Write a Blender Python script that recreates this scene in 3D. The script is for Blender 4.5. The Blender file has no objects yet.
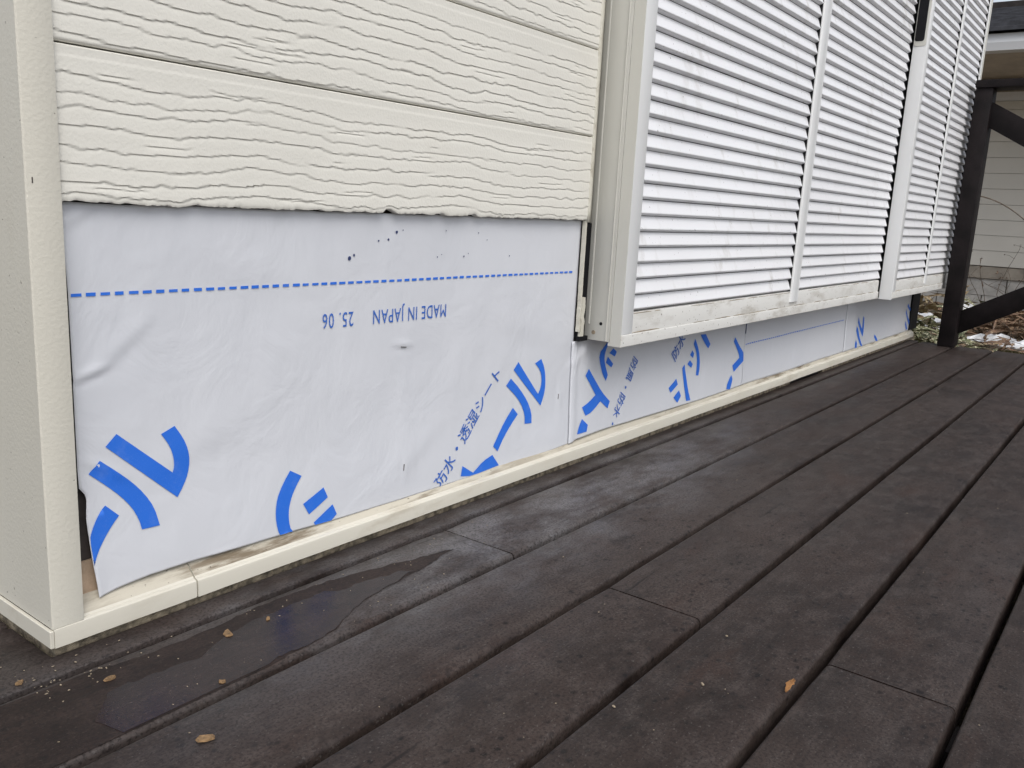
import bpy, bmesh, math, random
import numpy as np
from mathutils import Vector, Matrix, noise as mn

SC = bpy.context.scene
COL = SC.collection
R = math.radians

# ------------------------------------------------------------------ camera
cam_d = bpy.data.cameras.new('camera')
cam = bpy.data.objects.new('camera', cam_d)
COL.objects.link(cam)
SC.camera = cam
cam_d.sensor_fit = 'HORIZONTAL'
cam_d.sensor_width = 36.0
cam_d.lens = 861.05 / 1024 * 36.0
cam_d.clip_start = 0.02
cam_d.clip_end = 400
YAW, PIT, ROL = 0.640593, -0.2032786, 0.0523835
CAM = Vector((0.0, -0.823, 0.4877))
_f = Vector((math.cos(PIT)*math.cos(YAW), math.cos(PIT)*math.sin(YAW), math.sin(PIT)))
_r0 = _f.cross(Vector((0, 0, 1))).normalized()
_u0 = _r0.cross(_f)
_r = math.cos(ROL)*_r0 + math.sin(ROL)*_u0
_u = -math.sin(ROL)*_r0 + math.cos(ROL)*_u0
_m = Matrix((( _r.x, _u.x, -_f.x), (_r.y, _u.y, -_f.y), (_r.z, _u.z, -_f.z))).to_4x4()
_m.translation = CAM
cam.matrix_world = _m

# ------------------------------------------------------------------ overcast daylight
SUN_EL, SUN_AZ = 52.0, 235.0      # direction towards the sun: azimuth from +X, counter-clockwise
w = bpy.data.worlds.new('World')
SC.world = w
w.use_nodes = True
nt = w.node_tree
nt.nodes.clear()
sky = nt.nodes.new('ShaderNodeTexSky')
sky.sky_type = 'NISHITA'
sky.sun_disc = False
sky.sun_elevation = R(SUN_EL)
sky.sun_rotation = R(90 - SUN_AZ)
sky.air_density = 1.0
sky.dust_density = 3.0
sky.ozone_density = 1.0
hs = nt.nodes.new('ShaderNodeHueSaturation')
hs.inputs['Saturation'].default_value = 0.38
bg = nt.nodes.new('ShaderNodeBackground')
bg.inputs['Strength'].default_value = 0.13
wo = nt.nodes.new('ShaderNodeOutputWorld')
nt.links.new(sky.outputs[0], hs.inputs['Color'])
nt.links.new(hs.outputs[0], bg.inputs['Color'])
nt.links.new(bg.outputs[0], wo.inputs['Surface'])

sun_d = bpy.data.lights.new('sun', 'SUN')
sun_d.energy = 0.7
sun_d.angle = R(40)
sun_d.color = (1.0, 0.97, 0.92)
sun = bpy.data.objects.new('sun', sun_d)
COL.objects.link(sun)
_d = Vector((math.cos(R(SUN_EL))*math.cos(R(SUN_AZ)), math.cos(R(SUN_EL))*math.sin(R(SUN_AZ)), math.sin(R(SUN_EL))))
sun.rotation_euler = (-_d).to_track_quat('-Z', 'Y').to_euler()
sun.location = _d * 20

SC.view_settings.view_transform = 'Standard'
SC.view_settings.look = 'None'
SC.view_settings.gamma = 1
SC.view_settings.use_curve_mapping = False
SC.view_settings.exposure = 0.55
SC.cycles.max_bounces = 8
SC.cycles.use_denoising = True

# ------------------------------------------------------------------ helpers
class MB:
    """collects shapes in world metres; build() links them as one mesh object"""
    def __init__(s):
        s.v = []; s.f = []
    def add(s, vs, fs):
        o = len(s.v)
        s.v += [tuple(p) for p in vs]
        s.f += [tuple(i + o for i in f) for f in fs]
        return s
    def box(s, a, b):
        (x0, y0, z0), (x1, y1, z1) = a, b
        return s.add([(x0,y0,z0),(x1,y0,z0),(x1,y1,z0),(x0,y1,z0),(x0,y0,z1),(x1,y0,z1),(x1,y1,z1),(x0,y1,z1)],
                     [(0,3,2,1),(4,5,6,7),(0,1,5,4),(1,2,6,5),(2,3,7,6),(3,0,4,7)])
    def prism(s, prof, x0, x1, axis=0, n=1):
        """closed profile of (a,b) pairs swept along an axis; a,b are the other two axes in xyz order"""
        k = len(prof)
        vs = []
        for i in range(n + 1):
            t = x0 + (x1 - x0) * i / n
            for a, b in prof:
                vs.append((t, a, b) if axis == 0 else (a, t, b) if axis == 1 else (a, b, t))
        fs = []
        for i in range(n):
            for j in range(k):
                j2 = (j + 1) % k
                fs.append((i*k + j, i*k + j2, (i+1)*k + j2, (i+1)*k + j))
        fs.append(tuple(range(k - 1, -1, -1)))
        fs.append(tuple(n*k + j for j in range(k)))
        return s.add(vs, fs)
    def bar(s, p, q, w, h, up=(1, 0, 0)):
        p, q = Vector(p), Vector(q)
        d = (q - p).normalized(); u = Vector(up); u = (u - d * u.dot(d)).normalized(); n = d.cross(u)
        vs = [c + u*a*w/2 + n*b*h/2 for c in (p, q) for a, b in ((-1,-1),(1,-1),(1,1),(-1,1))]
        return s.add(vs, [(3,2,1,0),(4,5,6,7),(0,1,5,4),(1,2,6,5),(2,3,7,6),(3,0,4,7)])
    def tube(s, pts, r0, r1, k=5):
        pts = [Vector(p) for p in pts]; vs = []; fs = []
        for i, p in enumerate(pts):
            d = (pts[min(i+1, len(pts)-1)] - pts[max(i-1, 0)]).normalized()
            a = d.orthogonal().normalized(); b = d.cross(a)
            r = r0 + (r1 - r0) * i / (len(pts) - 1)
            vs += [p + (a*math.cos(2*math.pi*j/k) + b*math.sin(2*math.pi*j/k))*r for j in range(k)]
        for i in range(len(pts) - 1):
            for j in range(k):
                fs.append((i*k+j, i*k+(j+1)%k, (i+1)*k+(j+1)%k, (i+1)*k+j))
        return s.add(vs, fs)
    def build(s, name, mat, parent=None, smooth=False, bevel=0, seg=2):
        me = bpy.data.meshes.new(name)
        base = parent_base(parent)
        me.from_pydata([(p[0]-base[0], p[1]-base[1], p[2]-base[2]) for p in s.v], [], s.f)
        bm = bmesh.new(); bm.from_mesh(me)
        bmesh.ops.recalc_face_normals(bm, faces=bm.faces)
        if bevel:
            es = [e for e in bm.edges if len(e.link_faces) == 2 and e.calc_face_angle(0) > 0.6]
            bmesh.ops.bevel(bm, geom=es, offset=bevel, segments=seg, profile=0.5, affect='EDGES', clamp_overlap=True)
        bm.to_mesh(me); bm.free()
        if smooth:
            me.shade_smooth()
        elif bevel:
            me.shade_smooth()
            me.set_sharp_from_angle(angle=R(28))
        me.materials.append(mat)
        o = bpy.data.objects.new(name, me)
        COL.objects.link(o)
        if parent: o.parent = parent
        return o

def parent_base(p):
    b = Vector((0, 0, 0))
    while p is not None:
        b += p.location; p = p.parent
    return b

def tag(o, label=None, cat=None, group=None, kind=None):
    if label: o['label'] = label
    if cat: o['category'] = cat
    if group: o['group'] = group
    if kind: o['kind'] = kind
    return o

def thing(name, loc, label, cat, group=None):
    o = bpy.data.objects.new(name, None)
    o.empty_display_size = 0.1
    o.location = loc
    COL.objects.link(o)
    return tag(o, label, cat, group)

def copy_part(o, dx, dy, dz, parent=None):
    c = o.copy()
    c.parent = parent or o.parent
    c.location = o.location + Vector((dx, dy, dz))
    COL.objects.link(c)
    return c

def fbm(x, y, z=0.0, oct=4):
    return mn.fractal(Vector((x, y, z)), 1.0, 2.0, oct)

# ------------------------------------------------------------------ materials
class NT:
    def __init__(s, name):
        s.m = bpy.data.materials.new(name); s.m.use_nodes = True
        s.t = s.m.node_tree; s.t.nodes.clear()
        s.out = s.n('OutputMaterial'); s.p = s.n('BsdfPrincipled')
        s.t.links.new(s.p.outputs[0], s.out.inputs['Surface'])
        s.geo = s.n('NewGeometry')
    def n(s, typ, **kw):
        nd = s.t.nodes.new('ShaderNode' + typ)
        for k, v in kw.items(): setattr(nd, k, v)
        return nd
    def lk(s, a, b): s.t.links.new(a, b)
    def pos(s, sc=(1, 1, 1), off=(0, 0, 0)):
        mp = s.n('Mapping'); mp.inputs['Scale'].default_value = sc; mp.inputs['Location'].default_value = off
        s.lk(s.geo.outputs['Position'], mp.inputs['Vector']); return mp.outputs[0]
    def noise(s, vec, scale=5, detail=4, rough=0.55, dist=0):
        nd = s.n('TexNoise'); nd.inputs['Scale'].default_value = scale; nd.inputs['Detail'].default_value = detail
        nd.inputs['Roughness'].default_value = rough; nd.inputs['Distortion'].default_value = dist
        s.lk(vec, nd.inputs['Vector']); return nd.outputs['Fac']
    def ramp(s, fac, lo, hi, a=0.0, b=1.0):
        nd = s.n('MapRange', interpolation_type='SMOOTHSTEP'); nd.inputs[1].default_value = lo; nd.inputs[2].default_value = hi
        nd.inputs[3].default_value = a; nd.inputs[4].default_value = b
        s.lk(fac, nd.inputs[0]); return nd.outputs[0]
    def math(s, op, a, b):
        nd = s.n('Math', operation=op)
        for i, x in enumerate((a, b)):
            if hasattr(x, 'links'): s.lk(x, nd.inputs[i])
            else: nd.inputs[i].default_value = x
        return nd.outputs[0]
    def mix(s, fac, a, b, mode='MIX'):
        nd = s.n('Mix', data_type='RGBA', blend_type=mode)
        for i, x in ((0, fac), (6, a), (7, b)):
            if hasattr(x, 'links'): s.lk(x, nd.inputs[i])
            elif i == 0: nd.inputs[0].default_value = x
            else: nd.inputs[i].default_value = (*x, 1)
        return nd.outputs[2]
    def col(s, c):
        if hasattr(c, 'links'): s.lk(c, s.p.inputs['Base Color'])
        else: s.p.inputs['Base Color'].default_value = (*c, 1)
    def rough(s, r):
        if hasattr(r, 'links'): s.lk(r, s.p.inputs['Roughness'])
        else: s.p.inputs['Roughness'].default_value = r
    def bump(s, h, strength=0.3, dist=0.001):
        b = s.n('Bump'); b.inputs['Strength'].default_value = strength; b.inputs['Distance'].default_value = dist
        s.lk(h, b.inputs['Height']); s.lk(b.outputs[0], s.p.inputs['Normal']); return b

def paint(name, c, rough=0.5, dirt=(0.30, 0.25, 0.17), amount=0.3, lo=0.55, hi=0.75, scale=9, peel=0.25, stretch=(1, 1, 1), specks=0.0):
    t = NT(name)
    a = t.noise(t.pos(stretch), scale, 6, 0.65)
    b = t.noise(t.pos((1, 1, 1), (3, 1, 2)), 2.2, 3)
    f = t.math('MULTIPLY', t.ramp(a, lo, hi), t.ramp(b, 0.35, 0.65, 0.4, 1.0))
    f = t.math('MULTIPLY', f, amount)
    c1 = t.mix(t.ramp(b, 0.3, 0.7), tuple(x*0.95 for x in c), c)
    cc = t.mix(f, c1, dirt)
    if specks:
        sp = t.noise(t.pos(), 160, 2, 0.5)
        cc = t.mix(t.ramp(sp, 0.71 - 0.06*specks, 0.74 - 0.06*specks, 0, 0.7), cc, (0.09, 0.07, 0.05))
    t.col(cc)
    t.rough(t.ramp(a, 0.2, 0.8, rough - 0.08, rough + 0.1))
    t.bump(t.noise(t.pos(), 260, 3), peel, 0.0008)
    return t.m

def plain(name, c, rough=0.6, var=0.25, scale=12, bump=0.2):
    t = NT(name)
    a = t.noise(t.pos(), scale, 5, 0.6)
    t.col(t.mix(t.ramp(a, 0.3, 0.7), tuple(x*(1-var) for x in c), tuple(min(1, x*(1+var)) for x in c)))
    t.rough(rough)
    t.bump(t.noise(t.pos(), scale*12, 3), bump, 0.002)
    return t.m

M = {}
CREAM = (0.75, 0.733, 0.668)
M['siding'] = paint('cream_siding_paint', CREAM, 0.55, amount=0.10, scale=5, peel=0.5)
M['trim'] = paint('cream_trim_paint', (0.655, 0.63, 0.55), 0.5, dirt=(0.40, 0.36, 0.27), amount=0.22, scale=6, peel=0.5, stretch=(3, 3, 0.6), specks=-0.35)
M['flashing'] = paint('cream_flashing_paint', (0.66, 0.63, 0.545), 0.5, dirt=(0.33, 0.27, 0.18), amount=0.45, lo=0.46, hi=0.72, scale=14, peel=0.2, stretch=(0.5, 2, 2), specks=0.0)
M['flange'] = paint('dirty_flashing_top', (0.56, 0.52, 0.43), 0.6, dirt=(0.15, 0.11, 0.065), amount=0.95, lo=0.44, hi=0.66, scale=55, peel=0.4, stretch=(0.16, 1, 1), specks=0.2)
M['frame'] = paint('window_frame_paint', (0.575, 0.57, 0.525), 0.4, dirt=(0.42, 0.36, 0.24), amount=0.3, scale=6, peel=0.1, stretch=(2, 2, 0.5))
M['stile'] = paint('white_stile_enamel', (0.79, 0.80, 0.80), 0.35, dirt=(0.45, 0.41, 0.34), amount=0.25, scale=9, peel=0.06, stretch=(2, 2, 0.5))
M['shutter'] = paint('white_shutter_enamel', (0.82, 0.825, 0.845), 0.35, dirt=(0.40, 0.38, 0.33), amount=0.5, lo=0.54, hi=0.74, scale=14, peel=0.06, stretch=(1.3, 1, 0.5), specks=-0.1)
M['rail'] = paint('weathered_shutter_rail', (0.72, 0.715, 0.685), 0.45, dirt=(0.27, 0.23, 0.17), amount=0.6, lo=0.47, hi=0.68, scale=15, peel=0.1, stretch=(0.5, 1, 1.6), specks=0.4)
M['groove_dirt'] = plain('dirt_in_joint', (0.27, 0.22, 0.16), 0.9, 0.5, 60)
M['black'] = plain('matte_black', (0.006, 0.006, 0.008), 0.7, 0.3, 30)
M['black'].node_tree.nodes['Principled BSDF'].inputs['Specular IOR Level'].default_value = 0.25
M['dark'] = plain('dark_sheathing', (0.035, 0.028, 0.026), 0.8, 0.4, 20)
M['caulk'] = paint('cream_caulk', (0.62, 0.60, 0.52), 0.5, amount=0.6, scale=30, lo=0.48, hi=0.7, dirt=(0.30, 0.26, 0.19))
M['concrete'] = plain('mossy_mortar', (0.27, 0.225, 0.16), 0.9, 0.65, 75, 0.9)

M['bare_wood'] = plain('bare_sill_wood', (0.42, 0.31, 0.22), 0.8, 0.3, 30)

def sheet_mat():
    t = NT('house_wrap_film')
    a = t.noise(t.pos((1, 1, 1)), 3.0, 3)
    fine = t.noise(t.pos((900, 900, 160)), 1.0, 2)
    fine2 = t.noise(t.pos((160, 900, 900)), 1.0, 2)
    c = t.mix(t.ramp(a, 0.3, 0.7), (0.645, 0.662, 0.705), (0.675, 0.69, 0.73))
    c = t.mix(t.ramp(fine, 0.45, 0.75, 0, 0.06), c, (0.55, 0.57, 0.62))
    t.col(c); t.rough(0.42)
    cr = t.noise(t.pos((1, 1, 1)), 10, 4, 0.55, 1.0)
    cr2 = t.noise(t.pos((1.6, 1, 0.7), (5, 0, 2)), 34, 2, 0.5, 0.4)
    h = t.math('ADD', t.math('MULTIPLY', t.math('ADD', fine, fine2), 0.012), t.math('ADD', cr, t.math('MULTIPLY', cr2, 0.16)))
    t.bump(h, 0.30, 0.0070)
    return t.m
M['sheet'] = sheet_mat()

def ink_mat(name, c):
    t = NT(name)
    a = t.noise(t.pos(), 900, 3, 0.7)
    b = t.noise(t.pos(), 40, 4, 0.7)
    f = t.math('ADD', t.ramp(a, 0.55, 0.8, 0, 0.22), t.ramp(b, 0.5, 0.8, 0, 0.12))
    t.col(t.mix(f, c, (0.45, 0.55, 0.8))); t.rough(0.45)
    return t.m
M['ink'] = ink_mat('blue_print', (0.025, 0.165, 0.72))
M['ink_small'] = ink_mat('blue_small_print', (0.04, 0.14, 0.52))
M['ink_dark'] = ink_mat('dark_ink', (0.02, 0.035, 0.13))

def wood_mat(name, wet=0.0, rough=None, bump=0.35):
    t = NT(name)
    oi = t.n('ObjectInfo')
    off = t.n('CombineXYZ'); t.lk(t.math('MULTIPLY', oi.outputs['Random'], 17.0), off.inputs[0]); t.lk(t.math('MULTIPLY', oi.outputs['Random'], 5.0), off.inputs[1])
    va = t.n('VectorMath', operation='ADD'); t.lk(t.geo.outputs['Position'], va.inputs[0]); t.lk(off.outputs[0], va.inputs[1])
    def P(sc):
        mp = t.n('Mapping'); mp.inputs['Scale'].default_value = sc; t.lk(va.outputs[0], mp.inputs['Vector']); return mp.outputs[0]
    grain = t.noise(P((2.5, 60, 60)), 1.6, 6, 0.65, 0.6)
    mott = t.noise(P((1, 1.6, 1)), 5.5, 6, 0.65)
    big = t.noise(P((0.7, 2.0, 1)), 2.0, 3)
    c = t.mix(t.ramp(mott, 0.3, 0.72), (0.0145, 0.0095, 0.008), (0.046, 0.0325, 0.0278))
    c = t.mix(t.ramp(grain, 0.35, 0.75, 0, 0.30), c, (0.048, 0.033, 0.027))
    c = t.mix(t.ramp(big, 0.45, 0.72, 0, 0.5), c, (0.070, 0.055, 0.049))
    # reddish-brown patches where the stain still holds
    red = t.noise(P((1.2, 3, 1)), 4.0, 4)
    c = t.mix(t.ramp(red, 0.56, 0.72, 0, 0.5), c, (0.050, 0.028, 0.021))
    # dried rain spots
    vo = t.n('TexVoronoi'); vo.inputs['Scale'].default_value = 95; vo.inputs['Randomness'].default_value = 1
    t.lk(P((0.75, 1, 1)), vo.inputs['Vector'])
    wob = t.math('ADD', vo.outputs['Distance'], t.ramp(t.noise(P((1, 1, 1)), 300, 3), 0.2, 0.8, -0.18, 0.18))
    spot = t.ramp(wob, 0.20, 0.30, 1, 0)
    sep = t.n('SeparateColor'); t.lk(vo.outputs['Color'], sep.inputs[0])
    spot = t.math('MULTIPLY', spot, t.ramp(sep.outputs[0], 0.42, 0.50))
    spot = t.math('MULTIPLY', spot, t.ramp(t.noise(P((1, 1, 1)), 2.6, 2), 0.36, 0.52))
    c = t.mix(t.math('MULTIPLY', spot, 0.85), c, (0.004, 0.003, 0.003))
    # pale residue on boards by the wall, with their sheen painted in as colour
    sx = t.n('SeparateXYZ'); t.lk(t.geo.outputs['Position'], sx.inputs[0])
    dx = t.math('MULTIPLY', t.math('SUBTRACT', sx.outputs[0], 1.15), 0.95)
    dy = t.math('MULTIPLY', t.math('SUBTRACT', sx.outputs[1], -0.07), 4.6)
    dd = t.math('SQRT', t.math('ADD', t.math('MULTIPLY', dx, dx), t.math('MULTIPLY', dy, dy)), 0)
    res_sheen = t.math('MULTIPLY', t.ramp(dd, 0.05, 1.15, 1, 0), t.ramp(t.noise(P((1, 2, 1)), 7, 5, 0.7), 0.30, 0.70))
    if not wet: c = t.mix(t.math('MULTIPLY', res_sheen, 0.85), c, (0.185, 0.18, 0.185))
    crack = t.ramp(t.noise(P((1.1, 42, 1)), 1.0, 5, 0.6, 0.4), 0.655, 0.70, 0, 0.75)
    c = t.mix(crack, c, (0.006, 0.0045, 0.004))
    knot = t.n('TexVoronoi'); knot.inputs['Scale'].default_value = 2.2; t.lk(P((1, 1.8, 1)), knot.inputs['Vector'])
    c = t.mix(t.ramp(t.math('ADD', knot.outputs['Distance'], t.ramp(t.noise(P((1, 1, 1)), 40, 3), 0.2, 0.8, -0.03, 0.03)), 0.035, 0.075, 0.55, 0), c, (0.009, 0.006, 0.005))
    sc = t.ramp(t.noise(P((1.2, 3.5, 1)), 30, 3, 0.6), 0.72, 0.78, 0, 0.35)
    sc = t.math('MULTIPLY', sc, t.ramp(t.noise(P((1, 1, 1)), 4.0, 2), 0.5, 0.6))
    c = t.mix(sc, c, (0.26, 0.25, 0.24))
    grit = t.noise(P((1, 1, 1)), 300, 4, 0.7)
    blot = t.noise(P((1, 1.5, 1)), 22, 5, 0.7)
    c = t.mix(t.ramp(blot, 0.42, 0.68, 0, 0.55), c, (0.075, 0.060, 0.054))
    c = t.mix(t.ramp(grit, 0.44, 0.66, 0, 0.75), c, (0.010, 0.0075, 0.007))
    pale = t.ramp(t.noise(P((1, 1.4, 1)), 240, 2, 0.5), 0.62, 0.72, 0, 0.5)
    c = t.mix(pale, c, (0.10, 0.09, 0.085))
    if wet:
        c = t.mix(1.0, c, (wet, wet*0.80, wet*0.72), 'MULTIPLY')
    t.col(c)
    t.p.inputs['Specular IOR Level'].default_value = 0.34 if wet else 0.26
    if rough: t.rough(rough)
    else: t.rough(t.math('SUBTRACT', t.ramp(mott, 0.25, 0.75, 0.42, 0.62), t.math('MULTIPLY', res_sheen, 0.12)))
    h = t.math('ADD', t.math('ADD', t.math('MULTIPLY', grain, 0.8), t.math('MULTIPLY', grit, 0.35)), t.math('MULTIPLY', mott, 0.5))
    t.bump(h, bump, 0.0016)
    return t.m
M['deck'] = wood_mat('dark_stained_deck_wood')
M['wet'] = wood_mat('rain_soaked_deck_wood', 0.55, 0.62)
M['water'] = wood_mat('wood_under_water_film', 0.56, 0.24, 0.22)
M['joist'] = plain('dark_joist_wood', (0.022, 0.017, 0.015), 0.8, 0.4, 15)
M['post'] = plain('dark_brown_post_paint', (0.0085, 0.006, 0.0065), 0.6, 0.45, 14, 0.4)
M['post'].node_tree.nodes['Principled BSDF'].inputs['Specular IOR Level'].default_value = 0.2

# ================================================================== GROUND
random.seed(11)
GZ = -0.25
def ground_h(x, y):
    h = GZ + 0.03 * fbm(x*0.8, y*0.8, 3) + 0.012 * fbm(x*4, y*4, 7)
    return h
def ground():
    xs = [-40, -20, -10, -5, -2.5] + [-1 + 0.5*i for i in range(10)] + [4 + 0.09*i for i in range(67)] + [10.5, 12, 15, 20, 30, 45, 70, 110]
    ys = [-60, -30, -15, -8, -5] + [-3.5 + 0.5*i for i in range(5)] + [-1.0 + 0.09*i for i in range(34)] + [2.6, 4, 6, 10, 20, 40, 80]
    mb = MB()
    vs = [(x, y, ground_h(x, y) if 3.9 < x < 10.2 and -1.2 < y < 2.3 else GZ) for x in xs for y in ys]
    n = len(ys)
    fs = [(i*n+j, (i+1)*n+j, (i+1)*n+j+1, i*n+j+1) for i in range(len(xs)-1) for j in range(n-1)]
    mb.add(vs, fs)
    t = NT('leaf_littered_soil')
    a = t.noise(t.pos(), 7, 6, 0.7); b = t.noise(t.pos(), 45, 5, 0.7)
    c = t.mix(t.ramp(a, 0.3, 0.7), (0.045, 0.032, 0.022), (0.13, 0.10, 0.065))
    c = t.mix(t.ramp(b, 0.45, 0.75, 0, 0.7), c, (0.24, 0.19, 0.12))
    t.col(c); t.rough(0.95); t.bump(b, 0.8, 0.02)
    o = mb.build('ground', t.m, smooth=True)
    tag(o, kind='structure', label='brown leaf-littered soil around and under the deck')
ground()

# ================================================================== HOUSE
HX1 = 4.20                       # far end of the wall
YT = 0.036                       # face of the base flashing
YC = 0.0375                      # face of the corner trim
YS = 0.0430                      # siding face
YP = 0.0565                      # house wrap
SB, SPITCH = 0.470, 0.1487       # bottom of the remaining siding, course height
house = thing('house', (0.38, 0.0375, GZ), 'cream house with wood-grain lap siding, its lowest courses cut away', 'house')

MB().box((0.400, 0.0625, GZ), (HX1 - 0.004, 2.6, 2.62)).build('wall', M['dark'], house)
MB().box((0.386, 0.048, GZ), (2.505, 0.061, 0.0145)).box((2.905, 0.048, GZ), (HX1, 0.061, 0.0145)) \
    .box((0.386, 0.062, GZ), (0.399, 2.6, 0.0145)).build('foundation', M['concrete'], house)
MB().box((2.505, 0.050, -0.02), (2.60, 0.061, 0.0095)).build('mortar_patch', M['concrete'], house)

# --- corner trim: an L of two painted boards with a softened arris
prof = [(0.3800, 0.0390), (0.3806, 0.0379), (0.3815, YC), (0.4125, YC), (0.4135, 0.0385), (0.4135, 0.061), (0.3995, 0.061), (0.3995, 0.175), (0.3800, 0.175)]
MB().prism(prof, 0.0322, 2.6, axis=2, n=40).build('corner_trim', M['trim'], house, bevel=0.0008, seg=1)

MB().box((0.3858, 0.0371, 0.486), (0.3868, 0.0378, 0.4915)).build('paint_chip', M['dark'], house)

# --- base flashing: front lip, bead and sloping top flange
def flash_prof(dy=0.0):
    y = YT + dy
    return [(y, 0.0120), (y + 0.0002, 0.0285), (y + 0.0008, 0.0318), (y + 0.0022, 0.0332), (y + 0.0060, 0.0342), (y + 0.0075, 0.0362),
            (0.0610, 0.0530), (0.0610, 0.0500), (y + 0.0095, 0.0315), (y + 0.004, 0.028), (y + 0.0035, 0.0125)]
def flashing(x0, x1, dy, nseg):
    mb = MB(); pr = flash_prof(dy); k = len(pr); vs = []
    for i in range(nseg + 1):
        x = x0 + (x1 - x0)*i/nseg
        wob = 0.0007*fbm(x*2.2, 1.7, dy*99)
        vs += [(x, a + wob, b + wob*0.8 + (0.0006*fbm(x*7, 5.0) if j in (0, 10) else 0)) for j, (a, b) in enumerate(pr)]
    fs = [(i*k+j, i*k+(j+1) % k, (i+1)*k+(j+1) % k, (i+1)*k+j) for i in range(nseg) for j in range(k)]
    fs += [tuple(range(k-1, -1, -1)), tuple(nseg*k+j for j in range(k))]
    mb.add(vs, fs)
    o = mb.build('base_flashing', M['flashing'], house)
    o.data.shade_smooth(); o.data.set_sharp_from_angle(angle=R(28))
    o.data.materials.append(M['flange'])
    for i, p in enumerate(o.data.polygons):
        if i < nseg*k and i % k == 5: p.material_index = 1
    return o
flashing(0.3813, 0.5470, 0.0008, 14)
flashing(0.5485, 4.115, 0.0, 160)
MB().prism([(0.3768, 0.0368), (0.3811, 0.0368), (0.3811, 2.6), (0.3768, 2.6)], 0.0120, 0.0312, axis=2).build('base_flashing', M['flashing'], house, bevel=0.0006, seg=1)

# --- siding courses with pressed wood grain as real relief
def siding_mesh(seed, torn):
    rs = np.random.RandomState(seed)
    W, H = 0.952, SPITCH - 0.0006
    nx, nz = 320, 112
    xs = np.linspace(0, W, nx); zs = np.linspace(0, H, nz)
    Xg, Zg = np.meshgrid(xs, zs, indexing='ij')
    h = np.zeros_like(Xg)
    def smooth_walk(n_ctrl, amp):
        c = rs.randn(n_ctrl) * amp
        t = np.linspace(0, n_ctrl - 1.001, nx); i = t.astype(int); f = t - i; f = f*f*(3 - 2*f)
        return c[i]*(1 - f) + c[i + 1]*f
    zc = 0.006
    shared = smooth_walk(9, 0.0028)
    while zc < H - 0.018:
        # a course line runs in overlapping stretches that start and fade out
        x = -0.05
        drift = shared + smooth_walk(14, 0.0012) + smooth_walk(40, 0.0010) + smooth_walk(90, 0.0006)
        while x < W:
            L = rs.uniform(0.14, 0.55)
            st = np.clip((xs - x)/0.012, 0, 1)*np.clip((x + L - xs)/0.05, 0, 1)
            zl = zc + drift + rs.uniform(-0.0022, 0.0022) + (xs - x)*rs.uniform(-0.004, 0.004)
            d = Zg - zl[:, None]
            a = (st*rs.uniform(0.7, 1.15))[:, None]
            lip = np.where(d >= 0, np.exp(-d/0.0060)*0.0005, 0)
            cut = np.where(d < 0, -np.exp(d/0.0030)*0.0011, 0)
            h += a*(lip + cut)
            x += L - rs.uniform(0.0, 0.05)
        if rs.rand() < 0.75:      # short extra tick between two lines
            for _ in range(rs.randint(1, 4)):
                x0 = rs.uniform(0, W); L = rs.uniform(0.02, 0.09); zl = zc + rs.uniform(0.004, 0.010)
                st = np.clip((xs - x0)/0.006, 0, 1)*np.clip((x0 + L - xs)/0.012, 0, 1)
                d = Zg - (zl + smooth_walk(40, 0.0008))[:, None]
                h += st[:, None]*np.where(d < 0, -np.exp(d/0.0018)*0.0009, np.exp(-d/0.004)*0.0004)
        zc += rs.uniform(0.0125, 0.0185)
    # smooth shiplap band along the top, rounded groove above it
    top = np.clip((Zg - (H - 0.0125))/0.002, 0, 1)
    h = h*(1 - top) - 0.0004*top
    h -= np.clip((Zg - (H - 0.0022))/0.0022, 0, 1)**1.5*0.009
    h -= np.clip((0.0035 - Zg)/0.0035, 0, 1)**2*0.0022*(0.2 if torn else 1)
    Z2 = Zg.copy()
    if torn:
        n = np.array([mn.fractal(Vector((x*30, seed, 0)), 0.6, 2.3, 6) for x in xs])*0.0022 + rs.randn(nx)*0.00035
        n += 0.0035*np.exp(-((xs - 0.445)/0.010)**4) + 0.002*np.exp(-((xs - 0.63)/0.006)**4) - 0.001*np.exp(-((xs - 0.13)/0.03)**2)
        k = np.clip(1 - Zg/0.02, 0, 1)
        Z2 = Zg + n[:, None]*k
        h += k**8*0.0012*rs.rand(nx)[:, None]*-1
    vs = [(float(Xg[i, j]), float(-h[i, j]), float(Z2[i, j])) for i in range(nx) for j in range(nz)]
    fs = [(i*nz + j, (i+1)*nz + j, (i+1)*nz + j + 1, i*nz + j + 1) for i in range(nx - 1) for j in range(nz - 1)]
    # returns: bottom edge, both ends, back
    b0 = len(vs)
    for i in range(nx): vs.append((float(xs[i]), 0.0125, float(Z2[i, 0])))
    for i in range(nx - 1): fs.append((i*nz, b0 + i, b0 + i + 1, (i+1)*nz))
    for i in (0, nx - 1):
        c = len(vs); vs += [(float(xs[i]), 0.0125, float(Z2[i, 0])), (float(xs[i]), 0.0125, H)]
        fs.append(tuple([i*nz + j for j in range(nz)] + [c + 1, c]))
    me = bpy.data.meshes.new('siding_board')
    me.from_pydata(vs, [], fs)
    me.shade_smooth(); me.set_sharp_from_angle(angle=R(40))
    me.materials.append(M['siding'])
    return me
sid_t = siding_mesh(5, True)
sid = [siding_mesh(s, False) for s in (17, 23)]
for k in range(14):
    me = sid_t if k == 0 else sid[k % 2]
    o = bpy.data.objects.new('siding_board', me); COL.objects.link(o); o.parent = house
    o.location = Vector((0.4150, YS, SB + SPITCH*k)) - house.location
    if k == 0: o['label'] = 'lowest siding course with a ragged cut bottom edge'
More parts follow.
